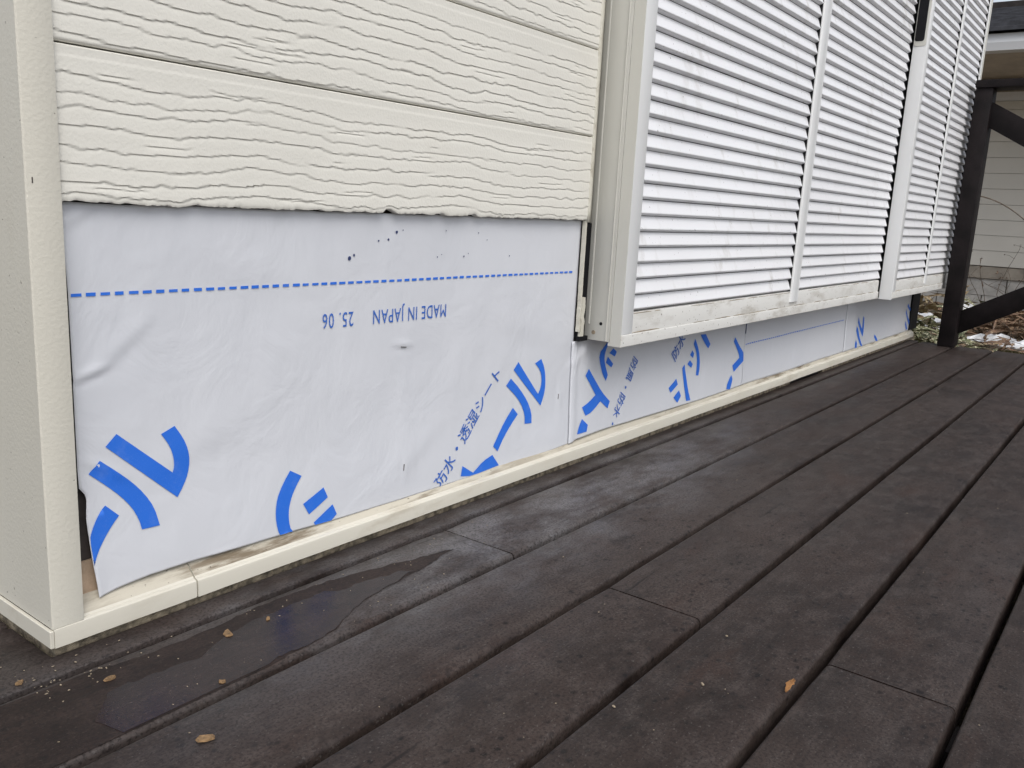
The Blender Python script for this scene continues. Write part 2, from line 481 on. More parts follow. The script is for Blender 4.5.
for k in range(-3, 14):          # the wall round the corner
    o = bpy.data.objects.new('siding_board', sid[k % 2]); COL.objects.link(o); o.parent = house
    o.rotation_euler = (0, 0, -math.pi/2)
    o.location = Vector((0.3855, 0.176 + 0.952, SB + SPITCH*k + 0.012)) - house.location

# --- caulk bead where the siding meets the window frame, and the cut end below it
def caulk():
    mb = MB(); vs = []; n = 90; prof = [(1.3660, 0.0440), (1.3672, 0.0418), (1.3695, 0.0408), (1.3740, 0.0415), (1.3944, 0.052), (1.3660, 0.052)]
    for i in range(n + 1):
        z = SB - 0.004 + (2.5 - SB)*i/n
        vs += [(a - 0.0008*fbm(z*13, 2.0)*(j in (0, 1)), b + 0.0006*fbm(z*9, j), z) for j, (a, b) in enumerate(prof)]
    k = 6
    mb.add(vs, [(i*k+j, i*k+(j+1) % k, (i+1)*k+(j+1) % k, (i+1)*k+j) for i in range(n) for j in range(k)] + [tuple(range(5, -1, -1)), tuple(n*k+j for j in range(k))])
    mb.build('caulk_bead', M['caulk'], house, smooth=True)
    # ragged remnant of cut siding and blackened joint beside the wrap
    mb = MB(); n = 40; vs = []
    for i in range(n + 1):
        z = 0.262 + (SB - 0.262)*i/n
        e = 0.0014*fbm(z*40, 3.0)
        vs += [(1.3655 + e, 0.0445, z), (1.3688 + e, 0.0440, z), (1.3688 + e, 0.0520, z), (1.3655 + e, 0.0520, z)]
    mb.add(vs, [(i*4+j, i*4+(j+1) % 4, (i+1)*4+(j+1) % 4, (i+1)*4+j) for i in range(n) for j in range(4)] + [(3, 2, 1, 0), tuple(n*4+j for j in range(4))])
    mb.build('siding_offcut', M['caulk'], house)
    MB().box((1.3700, 0.0500, 0.250), (1.3945, 0.0560, 0.4640)).build('joint_seal', M['black'], house)
    mb = MB(); vs = []; n = 18
    for i in range(n + 1):
        z = 0.252 + 0.075*i/n
        e = 0.0020*fbm(z*70, 8.0)
        vs += [(1.3700 + e, 0.0435 - e*0.5, z), (1.3800 + e*1.6, 0.0430, z), (1.3800, 0.0490, z), (1.3700 + e, 0.0490, z)]
    mb.add(vs, [(i*4+j, i*4+(j+1) % 4, (i+1)*4+(j+1) % 4, (i+1)*4+j) for i in range(n) for j in range(4)] + [(3, 2, 1, 0), tuple(n*4+j for j in range(4))])
    mb.build('caulk_scrap', M['caulk'], house)
caulk()

# --- shutter frame on the wall
FX0, FX1, FZ0, FZ1 = 1.3950, 4.155, 0.246, 1.985
YL1, YL2 = -0.029, -0.070       # front planes of the two shutter leaves
f = MB()
f.box((FX0, -0.0045, FZ0), (FX0 + 0.018, 0.0555, FZ1))
f.build('frame_side', M['frame'], house, bevel=0.001)
MB().box((FX0 - 0.0022, 0.0005, FZ0 + 0.001), (FX0 + 0.01, 0.0028, FZ1)).build('frame_bead', M['frame'], house, bevel=0.0005, seg=1)
MB().box((FX0 - 0.0012, 0.0400, FZ0 + 0.03), (FX0 + 0.01, 0.0432, FZ1)).build('frame_bead', M['frame'], house, bevel=0.0005, seg=1)
MB().box((FX0 + 0.018, 0.0005, FZ0 + 0.002), (FX1 - 0.018, 0.0555, FZ0 + 0.018)).build('frame_sill', M['rail'], house, bevel=0.001)
MB().box((FX0 + 0.018, -0.0045, FZ1 - 0.03), (FX1 - 0.018, 0.0555, FZ1)).build('frame_head', M['frame'], house, bevel=0.001)
MB().box((FX1 - 0.018, -0.072, FZ0), (FX1, 0.0555, FZ1)).build('frame_side', M['frame'], house, bevel=0.001)
MB().box((FX0 + 0.0185, 0.030, FZ0 + 0.019), (FX1 - 0.0185, 0.050, FZ1 - 0.031)).build('dark_backing', M['black'], house)  # black panel standing in for the unlit interior behind the slats
def disc(c, r, d, nrm='x', n=12):
    mb = MB()
    vs = [(c[0] + (s*d), c[1] + r*math.cos(2*math.pi*i/n), c[2] + r*math.sin(2*math.pi*i/n)) for s in (0, 1) for i in range(n)]
    mb.add(vs, [tuple(range(n)), tuple(range(2*n - 1, n - 1, -1))] + [(i, (i+1) % n, n + (i+1) % n, n + i) for i in range(n)])
    return mb
disc((FX0 - 0.0006, 0.0150, 0.2790), 0.0032, 0.002).build('screw_hole', M['black'], house)
disc((FX0 - 0.0010, 0.0300, 0.2610), 0.0040, 0.002).build('screw_head', M['groove_dirt'], house)
MB().box((1.3650, 0.0420, 0.2440), (1.3940, 0.0500, 0.2530)).build('frame_end_cap', M['black'], house)
MB().box((4.065, 0.0470, 0.0430), (HX1, 0.0600, 0.30)).build('corner_batten', M['black'], house)
MB().box((0.4150, 0.0590, 0.036), (0.470, 0.0622, 0.088)).build('sill_plate', M['bare_wood'], house)
MB().box((4.160, 0.0440, 0.30), (HX1, 0.0600, 2.6)).build('corner_trim', M['trim'], house)

# ================================================================== SHUTTER LEAVES
PITCH = 0.02980
def slat_profile():
    # outwards is -y; z from 0 (bottom of the pitch) to PITCH
    f = [(0.0092, PITCH - 0.0004), (0.0066, 0.0238), (0.0042, 0.0172), (0.0022, 0.0118), (0.0009, 0.0084), (0.0002, 0.0066), (0.0001, 0.0056), (0.0005, 0.0046), (0.0015, 0.0038), (0.0050, 0.0022), (0.0092, 0.0006)]
    b = [(0.0098, 0.0018), (0.0058, 0.0036), (0.0030, 0.0056), (0.0042, 0.0118), (0.0078, 0.0218), (0.0104, PITCH - 0.0010)]
    return f + b
SLAT = slat_profile()
def slat_mesh(L, yf):
    n = 1
    mb = MB(); mb.prism([(yf + a, b) for a, b in SLAT], 0, L, n=n)
    me = bpy.data.meshes.new('slat'); me.from_pydata(mb.v, [], mb.f)
    bm = bmesh.new(); bm.from_mesh(me); bmesh.ops.recalc_face_normals(bm, faces=bm.faces); bm.to_mesh(me); bm.free()
    me.shade_smooth(); me.set_sharp_from_angle(angle=R(38)); me.materials.append(M['shutter'])
    return me
def leaf(x0, x1, yf, bays, z0, zs0, zs1, label, end_stile=True):
    th = 0.0285
    t = thing('shutter_leaf', (x0, yf + th, z0), label, 'shutter', 'louvred shutters on the wall')
    # left stile
    MB().box((x0, yf, z0 + 0.0240), (bays[0][0], yf + th, FZ1 - 0.035)).build('stile', M['stile'], t, bevel=0.0007)
    for a, b in bays:
        me = slat_mesh(b - a, yf + 0.0016)
        n = int(round((zs1 - zs0)/PITCH))
        for k in range(n):
            o = bpy.data.objects.new('slat', me); COL.objects.link(o); o.parent = t
            jit = random.uniform(-0.0003, 0.0003)
            o.location = Vector((a, 0, zs0 + k*PITCH + jit)) - t.location
    for (a, b), (c, d) in zip(bays[:-1], bays[1:]):
        st = MB()
        st.prism([(b + 0.004, yf + th), (b + 0.004, yf + 0.0006), (b + 0.007, yf - 0.0022), (c - 0.022, yf - 0.0022), (c - 0.020, yf - 0.0006), (c - 0.001, yf - 0.0006), (c - 0.001, yf + th)], zs0 - 0.030, FZ1 - 0.035, axis=2)
        MB().box((b + 0.0005, yf + 0.0028, zs0), (b + 0.0038, yf + th, zs1)).build('notch_shade', M['black'], t)  # added black strip paints the shade in the notches at the slat ends
        st.build('stile', M['stile'], t, bevel=0.0007, seg=1)
    if end_stile:
        MB().box((bays[-1][1] + 0.0125, yf, z0), (x1, yf + th, FZ1 - 0.035)).build('stile', M['stile'], t, bevel=0.0012)
        MB().box((bays[-1][1] + 0.0005, yf + 0.0040, zs0), (bays[-1][1] + 0.0123, yf + th, zs1)).build('notch_shade', M['black'], t)  # wider black strip standing in for the shaded gap past the slats
        xe = bays[-1][1] + 0.003
    else:
        xe = bays[-1][1]
        MB().box((xe + 0.003, yf + 0.010, z0 + 0.002), (x1, yf + th, FZ1 - 0.035)).build('dark_strip', M['black'], t)  # black strip filling the gap past the last slats
    # bottom rail: stepped, lower lip proud
    lip = z0 + 0.0235
    MB().prism([(yf + th, z0), (yf - 0.0002, z0), (yf - 0.0010, z0 + 0.0012), (yf - 0.0010, lip - 0.001), (yf - 0.0002, lip), (yf + th, lip)], x0, xe - 0.001, n=24).build('rail_lip', M['rail'], t, bevel=0.0003, seg=1)
    MB().prism([(yf + th, lip + 0.0005), (yf + 0.0022, lip + 0.0005), (yf + 0.0022, zs0 - 0.006), (yf + 0.0040, zs0 - 0.002), (yf + th, zs0 + 0.0005)],
               bays[0][0] + 0.0005, xe - 0.001, n=24).build('bottom_rail', M['rail'], t, bevel=0.0003, seg=1)
    # dirt caught on the two ledges of the rail
    for zl, yl, amp in ((lip + 0.0012, yf + 0.0021, 0.0016), (zs0 - 0.0040, yf + 0.0031, 0.0014)):
        mb = MB(); x = bays[0][0] + 0.002
        while x < xe - 0.03:
            L = random.uniform(0.02, 0.12)
            hgt = amp*random.uniform(0.25, 1.0)
            if random.random() < 0.75:
                x2 = min(x + L, xe - 0.004)
                n = 6
                vs = []
                for i in range(n + 1):
                    xx = x + (x2 - x)*i/n; e = math.sin(math.pi*i/n)**0.5*hgt*random.uniform(0.6, 1.2) + 0.0001
                    vs += [(xx, yl - 0.0009, zl - 0.0004), (xx, yl - 0.0006, zl + e), (xx, yl + 0.0004, zl + e*0.4)]
                mb.add(vs, [(i*3+j, i*3+(j+1) % 3, (i+1)*3+(j+1) % 3, (i+1)*3+j) for i in range(n) for j in range(3)])
            x += L + random.uniform(0.0, 0.03)
        tag(mb.build('ledge_dirt', M['groove_dirt'], t), kind='stuff')
    MB().box((bays[0][0] + 0.0005, yf, zs1 + 0.002), (xe - 0.001, yf + th, FZ1 - 0.035)).build('top_rail', M['frame'], t, bevel=0.001)
    return t
NS = 54
leaf1 = leaf(1.3990, 3.225, YL1, [(1.4385, 2.284), (2.348, 3.168)], 0.2385, 0.3040, 0.3040 + NS*PITCH,
             'wide white louvred shutter nearest the cut siding, set back in the inner track', end_stile=False)
leaf2 = leaf(3.190, 4.1360, YL2, [(3.2240, 3.655), (3.692, 4.110)], 0.2400, 0.3050, 0.3050 + NS*PITCH,
             'narrower white louvred shutter beside the dark railing post, in the outer track')
MB().box((1.3974, -0.0282, 0.2392), (1.3989, -0.0052, FZ1 - 0.036)).build('side_plate', M['frame'], leaf1)
# thick side of the outer leaf with its pull recess
MB().box((3.1865, -0.0275, 0.2360), (3.1898, YL2 + 0.0005, FZ1 - 0.035)).build('side_plate', M['stile'], leaf2, bevel=0.0006, seg=1)
def rrect(y0, y1, z0, z1, r, x0, x1):
    pts = []
    for cy, cz, a0 in ((y1 - r, z0 + r, -90), (y1 - r, z1 - r, 0), (y0 + r, z1 - r, 90), (y0 + r, z0 + r, 180)):
        for i in range(6):
            a = R(a0 + 90*i/5); pts.append((cy + r*math.cos(a), cz + r*math.sin(a)))
    return MB().prism(pts, x0, x1)
rrect(-0.0670, -0.0285, 1.072, 1.330, 0.008, 3.1848, 3.1864).build('pull_surround', M['frame'], leaf2, bevel=0.0006, seg=1)
rrect(-0.0600, -0.0310, 1.088, 1.322, 0.007, 3.1838, 3.1847).build('pull_recess', M['black'], leaf2)

# ================================================================== HOUSE WRAP
XL = [(0.50, 0.4180), (0.4681, 0.4195), (0.4221, 0.4205), (0.377, 0.4222), (0.310, 0.4228), (0.268, 0.4230), (0.1925, 0.4230), (0.172, 0.4236), (0.163, 0.4300), (0.157, 0.4306), (0.1356, 0.4290), (0.0832, 0.4325), (0.040, 0.4365)]
ZB = [(0.43, 0.0440), (0.4339, 0.0448), (0.4439, 0.0463), (0.4612, 0.0492), (0.4972, 0.0520), (0.5484, 0.0522), (0.6185, 0.0500), (0.7132, 0.0478), (0.7933, 0.0447), (0.904, 0.0432), (1.0191, 0.0422), (1.1514, 0.0412), (1.2883, 0.0412), (1.36, 0.0430),
      (1.3831, 0.0470), (1.4833, 0.0490), (1.7455, 0.0465), (1.9573, 0.0440), (2.2067, 0.0455), (2.5084, 0.0427), (2.8757, 0.044), (3.1285, 0.0427), (3.6165, 0.042), (4.1, 0.0432)]
_xz = sorted((z, x) for z, x in XL)
def xl(z): return float(np.interp(z, [a for a, b in _xz], [b for a, b in _xz]))
def zb(x): return float(np.interp(x, [a for a, b in ZB], [b for a, b in ZB]))
def seg_d(x, z, a, b):
    ax, az = a; bx, bz = b
    t = max(0, min(1, ((x-ax)*(bx-ax) + (z-az)*(bz-az))/((bx-ax)**2 + (bz-az)**2)))
    px, pz = ax + t*(bx-ax), az + t*(bz-az)
    L = math.hypot(bx-ax, bz-az)
    side = ((bx-ax)*(z-az) - (bz-az)*(x-ax))/L
    return math.hypot(x-px, z-pz), side, t
CREASES = [((0.4270, 0.2870), (0.4560, 0.2960), 0.0040, 0.007), ((0.4560, 0.2960), (0.505, 0.338), 0.0022, 0.016),
           ((0.888, 0.2800), (0.920, 0.2752), 0.0030, 0.007), ((0.907, 0.104), (0.9075, 0.078), 0.0018, 0.009),
           ((0.434, 0.196), (0.470, 0.172), 0.0030, 0.007), ((1.322, 0.155), (1.325, 0.128), 0.0016, 0.008),
           ((0.425, 0.445), (0.450, 0.462), 0.0018, 0.010), ((0.9075, 0.085), (0.99, 0.135), 0.0014, 0.03), ((0.905, 0.27), (0.90, 0.12), 0.0011, 0.03),
           ((0.50, 0.16), (0.66, 0.215), 0.0013, 0.035), ((0.58, 0.40), (0.75, 0.36), 0.0010, 0.04), ((1.10, 0.30), (1.30, 0.245), 0.0012, 0.04),
           ((1.42, 0.24), (1.36, 0.205), 0.0030, 0.018), ((2.30, 0.20), (2.75, 0.17), 0.0016, 0.05), ((3.35, 0.20), (3.70, 0.12), 0.002, 0.06)]
def bulge(x, z):
    """how far the film stands off the sheathing at (x, z)"""
    d = 0.0012 + 0.0017*(fbm(x*4.2, z*4.0, 1.3, 3)) + 0.0006*fbm(x*16, z*5, 4.1, 3)
    d += 0.0046*math.exp(-((z - zb(x))/0.075)**2)                        # kicks out over the flashing
    d += 0.0014*math.exp(-((x - 0.905)/0.05)**2)*math.exp(-((z - 0.10)/0.06)**2)
    for a, b, amp, wd in CREASES:
        ax, az = a
        if abs(x - ax) > 0.6: continue
        dist, side, t = seg_d(x, z, a, b)
        if dist < wd*3.5:
            fade = 0.55 + 0.45*math.sin(math.pi*min(1, max(0, t)))
            d += 0.8*amp*fade*math.exp(-(dist/wd)**2)*(0.22 + 0.78*math.tanh(side/wd*2.2))
    d += 0.0028*math.exp(-((x - 0.428)/0.012)**2)*math.exp(-((z - 0.055)/0.03)**2)
    return max(-0.0045, min(0.0085, d))
def sheet_y(x, z, extra): return YP - extra - bulge(x, z)
def edge_curl(x, z, x0, amt): return amt*math.exp(-((x - x0)/0.010)**2)

SHEETS = {}
def sheet(key, x0, x1, ztop, extra, step, label, curl=0.0, left=None):
    t = thing('house_wrap', ((x0 + x1)/2, YP, 0.045), label, 'house wrap', 'sheets of house wrap on the bare wall')
    nx = int((x1 - x0)/step) + 1; nz = int(ztop/step*1.0) + 1; zt = ztop
    vs = []
    fy = lambda x, z: sheet_y(x, z, extra) - (edge_curl(x, z, x0 + 0.012, curl) if curl else 0)
    for i in range(nx + 1):
        for j in range(nz + 1):
            v = (j/nz); v = v**1.15
            x = x0 + (x1 - x0)*i/nx
            if key == 'B': zt = 0.243 if x < 1.372 else ztop
            if key == 'A': zt = ztop + 0.0016*fbm(x*18, 2.0) 
            zbot = zb(x)
            z = zbot + (zt - zbot)*v
            if left: 
                xl_ = left(z); x = xl_ + (x1 - xl_)*i/nx
                zbot = zb(x); z = zbot + (zt - zbot)*v
            vs.append((x, fy(x, z), z))
    n = nz + 1
    mb = MB().add(vs, [(i*n+j, (i+1)*n+j, (i+1)*n+j+1, i*n+j+1) for i in range(nx) for j in range(nz)])
    film = mb.build('film', M['sheet'], t, smooth=True)
    so = film.modifiers.new('thickness', 'SOLIDIFY'); so.thickness = 0.0004; so.offset = 0
    SHEETS[key] = (t, fy)
    return t
sheet('A', 0.4190, 1.3680, 0.4690, 0.0, 0.0045, 'large bluish-white house wrap panel below the cut siding', left=xl)
sheet('B', 1.3590, 2.2120, 0.290, 0.0022, 0.006, 'house wrap strip under the shutter full of slanted blue lettering', curl=0.0024)
sheet('C', 2.2050, 3.1220, 0.290, 0.0008, 0.010, 'plain house wrap strip under the shutter crossed by one thin dashed blue line', curl=0.001)
sheet('D', 3.1150, 4.0600, 0.290, 0.0022, 0.012, 'farthest house wrap strip under the shutters, next to the black end batten', curl=0.001)

INK_OFF = 0.0011
def conform(bm, key, off=INK_OFF, clip=True, cell=0.009):
    t, fy = SHEETS[key]
    if cell:
        xs = [v.co.x for v in bm.verts]; zs = [v.co.z for v in bm.verts]
        x = math.floor(min(xs)/cell)*cell + cell
        while x < max(xs):
            bmesh.ops.bisect_plane(bm, geom=bm.verts[:] + bm.edges[:] + bm.faces[:], plane_co=(x, 0, 0), plane_no=(1, 0, 0)); x += cell
        z = math.floor(min(zs)/cell)*cell + cell
        while z < max(zs):
            bmesh.ops.bisect_plane(bm, geom=bm.verts[:] + bm.edges[:] + bm.faces[:], plane_co=(0, 0, z), plane_no=(0, 0, 1)); z += cell
    for v in bm.verts:
        x, z = v.co.x, v.co.z
        if clip:
            z = max(z, zb(x) + 0.0006)
            if key == 'A': x = max(x, xl(z) + 0.0006)
        v.co = Vector((x, fy(x, z) - off, z)) - t.location
def emit(bm, name, key, mat):
    t, fy = SHEETS[key]
    me = bpy.data.meshes.new(name); bm.to_mesh(me); bm.free()
    for p in me.polygons: pass
    me.materials.append(mat); me.shade_smooth()
    o = bpy.data.objects.new(name, me); COL.objects.link(o); o.parent = t
    return o
def stroke(poly, key, mat=None):
    bm = bmesh.new()
    # soften the traced outline a little where it curves
    n = len(poly); pts = []
    for i, p in enumerate(poly):
        a = Vector(poly[i-1]); b = Vector(p); c = Vector(poly[(i+1) % n])
        ang = (b - a).angle(c - b, 0)
        if ang < 0.62: pts += [b + (a - b)*0.25, b + (c - b)*0.25]
        else: pts.append(b)
    vs = [bm.verts.new((p[0], 0, p[1])) for p in pts]
    fc = bm.faces.new(vs); fc.normal_update()
    bmesh.ops.triangulate(bm, faces=[fc], ngon_method='EAR_CLIP')
    conform(bm, key)
    bmesh.ops.recalc_face_normals(bm, faces=bm.faces)
    return emit(bm, 'printed_stroke', key, mat or M['ink'])
LETTERS = {
'A': [
  [(0.4664,0.2242),(0.5305,0.1667),(0.5327,0.1729),(0.5323,0.1847),(0.5279,0.1996),(0.5182,0.2148),(0.5351,0.2214),(0.5453,0.2056),(0.5512,0.1903),(0.5528,0.1757),(0.5504,0.1619),(0.5444,0.1488),(0.5353,0.1359),(0.4535,0.2122)] ,
  [(0.4464,0.1983),(0.4635,0.1832),(0.4808,0.167),(0.4951,0.1499),(0.5062,0.1308),(0.5115,0.1081),(0.49,0.1088),(0.487,0.1218),(0.4796,0.1376),(0.4678,0.1531),(0.452,0.1692),(0.434,0.1858)] ,
  [(0.4499,0.147),(0.4646,0.1319),(0.4542,0.1204),(0.446,0.1091),(0.4389,0.0976),(0.4329,0.0836),(0.4307,0.082),(0.4307,0.1135),(0.4337,0.1227),(0.4396,0.1345),(0.4454,0.143)] ,
  [(0.6975,0.1328),(0.7161,0.1216),(0.7067,0.1101),(0.699,0.0981),(0.6942,0.0846),(0.6928,0.0702),(0.6947,0.0565),(0.6993,0.046),(0.6788,0.0461),(0.6742,0.0604),(0.6719,0.0757),(0.6735,0.093),(0.6782,0.1063),(0.6867,0.1196)] ,
  [(0.7525,0.0973),(0.7599,0.0816),(0.7266,0.0654),(0.717,0.0824)] ,
  [(0.7682,0.0692),(0.7755,0.0535),(0.7643,0.0434),(0.7368,0.0449),(0.7347,0.0519)] ,
  [(1.1925,0.2223),(1.2564,0.156),(1.2655,0.1684),(1.2661,0.1853),(1.2606,0.1995),(1.244,0.2142),(1.2626,0.2201),(1.2735,0.203),(1.2783,0.1837),(1.2787,0.1631),(1.2734,0.1467),(1.2655,0.1335),(1.1793,0.2099)] ,
  [(1.1722,0.1956),(1.1994,0.174),(1.2234,0.149),(1.2379,0.1248),(1.2387,0.1049),(1.2179,0.1071),(1.2174,0.1247),(1.2045,0.1468),(1.1841,0.1663),(1.1597,0.1843)] ,
  [(1.1819,0.142),(1.1964,0.1281),(1.178,0.1129),(1.1586,0.0949),(1.1409,0.0713),(1.1279,0.0827),(1.1427,0.1011),(1.1614,0.124)] ,
  [(1.126,0.0678),(1.146,0.0452),(1.0706,0.043),(1.0423,0.0484),(1.0459,0.0652),(1.0736,0.0478),(1.1006,0.0622)] ,
],
'B': [
  [(1.4747,0.2203),(1.4879,0.2316),(1.4928,0.2269),(1.4835,0.2139),(1.4801,0.2002),(1.4837,0.1858),(1.4978,0.1615),(1.4913,0.1503),(1.4783,0.1639),(1.4665,0.1849),(1.4605,0.2023),(1.4642,0.213)] ,
  [(1.5128,0.2151),(1.5277,0.2065),(1.5208,0.1973),(1.4989,0.2067)] ,
  [(1.4934,0.2002),(1.5164,0.1826),(1.5103,0.1756),(1.4871,0.1882)] ,
  [(1.4233,0.1831),(1.4494,0.1577),(1.4766,0.1301),(1.5112,0.105),(1.5033,0.0911),(1.4739,0.1106),(1.4617,0.1039),(1.4399,0.0932),(1.4175,0.0898),(1.4038,0.1086),(1.427,0.1148),(1.4536,0.1263),(1.4355,0.147),(1.4124,0.1707)] ,
  [(1.4046,0.0855),(1.4276,0.0698),(1.4243,0.0563),(1.3894,0.057),(1.3948,0.0727)] ,
  [(1.8967,0.2001),(1.9077,0.189),(1.9239,0.167),(1.9321,0.143),(1.9337,0.1221),(1.9282,0.1071),(1.915,0.1093),(1.9176,0.1291),(1.9161,0.1499),(1.908,0.1686),(1.8908,0.1881)] ,
  [(1.8854,0.1735),(1.8969,0.1647),(1.8924,0.1537),(1.8753,0.1631)] ,
  [(1.8762,0.1504),(1.8938,0.1391),(1.8859,0.1308),(1.864,0.1424)] ,
  [(1.85,0.1433),(1.8546,0.1289),(1.8633,0.1051),(1.8744,0.0781),(1.8869,0.0583),(1.8912,0.0512),(1.8684,0.0528),(1.8583,0.0752),(1.8501,0.0967),(1.8443,0.1176),(1.8395,0.1357)] ,
  [(1.81,0.1139),(1.8192,0.0995),(1.783,0.0846),(1.7723,0.0972)] ,
  [(1.8264,0.0847),(1.8376,0.0693),(1.8214,0.0552),(1.7987,0.0712)] ,
  [(1.9237,0.2079),(1.9533,0.2067),(1.9846,0.1792),(1.9736,0.1693),(1.9489,0.1864)] ,
  [(2.1395,0.1825),(2.1695,0.1589),(2.205,0.1356),(2.2098,0.1122),(2.1461,0.0898),(2.1347,0.108),(2.1786,0.1242),(2.172,0.1362),(2.132,0.1721)] ,
  [(2.1308,0.0833),(2.1407,0.0708),(2.1302,0.0454),(2.1061,0.0482),(2.1066,0.0599),(2.1195,0.0749)] ,
],
'D': [
  [(3.2673,0.1569),(3.302,0.124),(3.328,0.1083),(3.3319,0.1558),(3.3475,0.1479),(3.3506,0.1031),(3.342,0.0779),(3.315,0.0957),(3.2649,0.137)] ,
  [(3.2558,0.1242),(3.276,0.1125),(3.3041,0.0761),(3.3521,0.0407),(3.331,0.0427),(3.2892,0.0707),(3.2518,0.1077)] ,
  [(3.2593,0.0734),(3.2775,0.0581),(3.2771,0.0411),(3.2557,0.0432),(3.2514,0.0606)] ,
  [(3.5075,0.0723),(3.5314,0.0631),(3.5701,0.0378),(3.5477,0.0381),(3.5063,0.0617)] ,
  [(4.0116,0.1647),(4.0525,0.1424),(4.0982,0.1295),(4.0959,0.1195),(4.037,0.1354),(4.0022,0.1534)] ,
  [(3.9845,0.1426),(4.0213,0.1124),(4.0692,0.0809),(4.0595,0.0695),(4.0193,0.0966),(3.9824,0.1269)] ,
  [(3.9907,0.0907),(4.017,0.0728),(4.0411,0.0508),(4.0148,0.0489),(3.9886,0.0749)] ,
],
}
for key, polys in LETTERS.items():
    for p in polys: stroke(p, key)

def text(body, key, start, along, size, name='printed_text', xs=1.0, bold=0.0, mat=None, space=1.0):
    """text laid on the film: start = centre of the first glyph's cell or left end of the baseline, along = unit reading direction (x, z)"""
    c = bpy.data.curves.new('txt', 'FONT'); c.body = body; c.size = size; c.offset = bold
    c.align_x = 'LEFT'; c.resolution_u = 3; c.fill_mode = 'FRONT'; c.space_character = space
    o = bpy.data.objects.new('txt', c); COL.objects.link(o)
    bpy.context.view_layer.update()
    dg = bpy.context.evaluated_depsgraph_get()
    me = bpy.data.meshes.new_from_object(o.evaluated_get(dg))
    bpy.data.objects.remove(o)
    bm = bmesh.new(); bm.from_mesh(me); bpy.data.meshes.remove(me)
    ux, uz = along
    for v in bm.verts:
        a, b = v.co.x*xs, v.co.y
        v.co = Vector((start[0] + a*ux - b*uz, 0, start[1] + a*uz + b*ux))
    zmin = [v for v in bm.verts if v.co.z < zb(v.co.x) + 0.0004]
    bmesh.ops.delete(bm, geom=zmin, context='VERTS')
    conform(bm, key, off=INK_OFF + 0.0002, clip=False, cell=None)
    return emit(bm, name, key, mat or M['ink_small'])
def line_text(body, key, a, b, nch, **kw):
    """a, b: centres of the first and last glyph"""
    d = Vector((b[0]-a[0], b[1]-a[1])); L = d.length; pitch = L/(nch - 1); u = d/L
    size = pitch*0.985
    st = (a[0] - u[0]*pitch*0.5 + u[1]*pitch*0.36, a[1] - u[1]*pitch*0.5 - u[0]*pitch*0.36)
    return text(body, key, st, (u[0], u[1]), size, bold=size*0.006, **kw)
line_text('防水・透湿シート', 'A', (0.9928, 0.0542), (1.1319, 0.2086), 8)
line_text('防風・防水・', 'B', (1.6039, 0.1736), (1.5412, 0.077), 5)
line_text('防水', 'B', (1.7989, 0.1761), (1.8240, 0.2020), 2)
text('MADE IN JAPAN', 'A', (0.9985, 0.3352), (-1, 0), 0.0285, xs=0.70, space=1.12)
text('25. 06', 'A', (0.8065, 0.3358), (-1, 0), 0.0285, xs=0.70, space=1.12)

def dashes(key, x0, x1, z0, z1, pitch, duty, h):
    bm = bmesh.new(); x = x0
    n = int((x1 - x0)/pitch)
    for i in range(n):
        xa = x0 + i*pitch; xb = xa + pitch*duty*random.uniform(0.92, 1.08)
        z = z0 + (z1 - z0)*i/n + 0.0004*fbm(xa*5, 0.3)
        k = random.uniform(0.85, 1.1)
        vs = [bm.verts.new(p) for p in ((xa, 0, z - h/2*k), (xb, 0, z - h/2*k), (xb, 0, z + h/2*k), (xa, 0, z + h/2*k))]
        bm.faces.new(vs)
    conform(bm, key, cell=None)
    emit(bm, 'dashed_line', key, M['ink'])
dashes('A', 0.4245, 1.3560, 0.3768, 0.3743, 0.01545, 0.66, 0.0034)
dashes('C', 2.2180, 3.100, 0.1555, 0.1590, 0.01545, 0.62, 0.0028)
def spots(key, pts, mat):
    bm = bmesh.new()
    for x, z, r in pts:
        vs = [bm.verts.new((x + r*math.cos(a*0.785)*random.uniform(0.8, 1.2), 0, z + r*math.sin(a*0.785)*random.uniform(0.8, 1.2))) for a in range(8)]
        bm.faces.new(vs)
    conform(bm, key, cell=None)
    tag(emit(bm, 'ink_spot', key, mat), kind='stuff')
spots('A', [(0.7971, 0.4083, 0.0030), (0.8054, 0.4123, 0.0018), (0.8507, 0.4315, 0.0015), (0.8693, 0.4333, 0.0017), (0.8856, 0.4438, 0.0023), (0.9734, 0.4074, 0.0012), (1.0349, 0.4075, 0.0015),
            (0.9911, 0.4465, 0.0010), (1.1511, 0.4069, 0.0011), (1.0684, 0.4438, 0.0012), (0.898, 0.4465, 0.0011), (1.045, 0.412, 0.0009), (1.09, 0.4330, 0.0009), (0.983, 0.4110, 0.0008)], M['ink_dark'])
def vline(key, x, z0, z1, w, mat):
    bm = bmesh.new()
    vs = [bm.verts.new(p) for p in ((x - w/2, 0, z0), (x + w/2, 0, z0), (x + w/2, 0, z1), (x - w/2, 0, z1))]
    bm.faces.new(vs); conform(bm, key, cell=0.02); return emit(bm, 'marker_line', key, mat)
vline('B', 2.2085, 0.186, 0.245, 0.006, M['ink_dark'])

def staple(key, x, z, dx, dz):
    t, fy = SHEETS[key]
    y = fy(x, z) - 0.0007
    mb = MB().bar((x - dx, y, z - dz), (x + dx, y, z + dz), 0.0010, 0.0010, up=(0, 1, 0))
    mb.build('staple', M['staple'], t)
M['staple'] = plain('dull_staple_steel', (0.12, 0.11, 0.11), 0.5, 0.2, 90)
for a in ((0.905, 0.2772, 0.0055, -0.0008), (0.9073, 0.0930, 0.0004, 0.0050), (1.3228, 0.1420, 0.0003, 0.0050)): staple('A', *a)

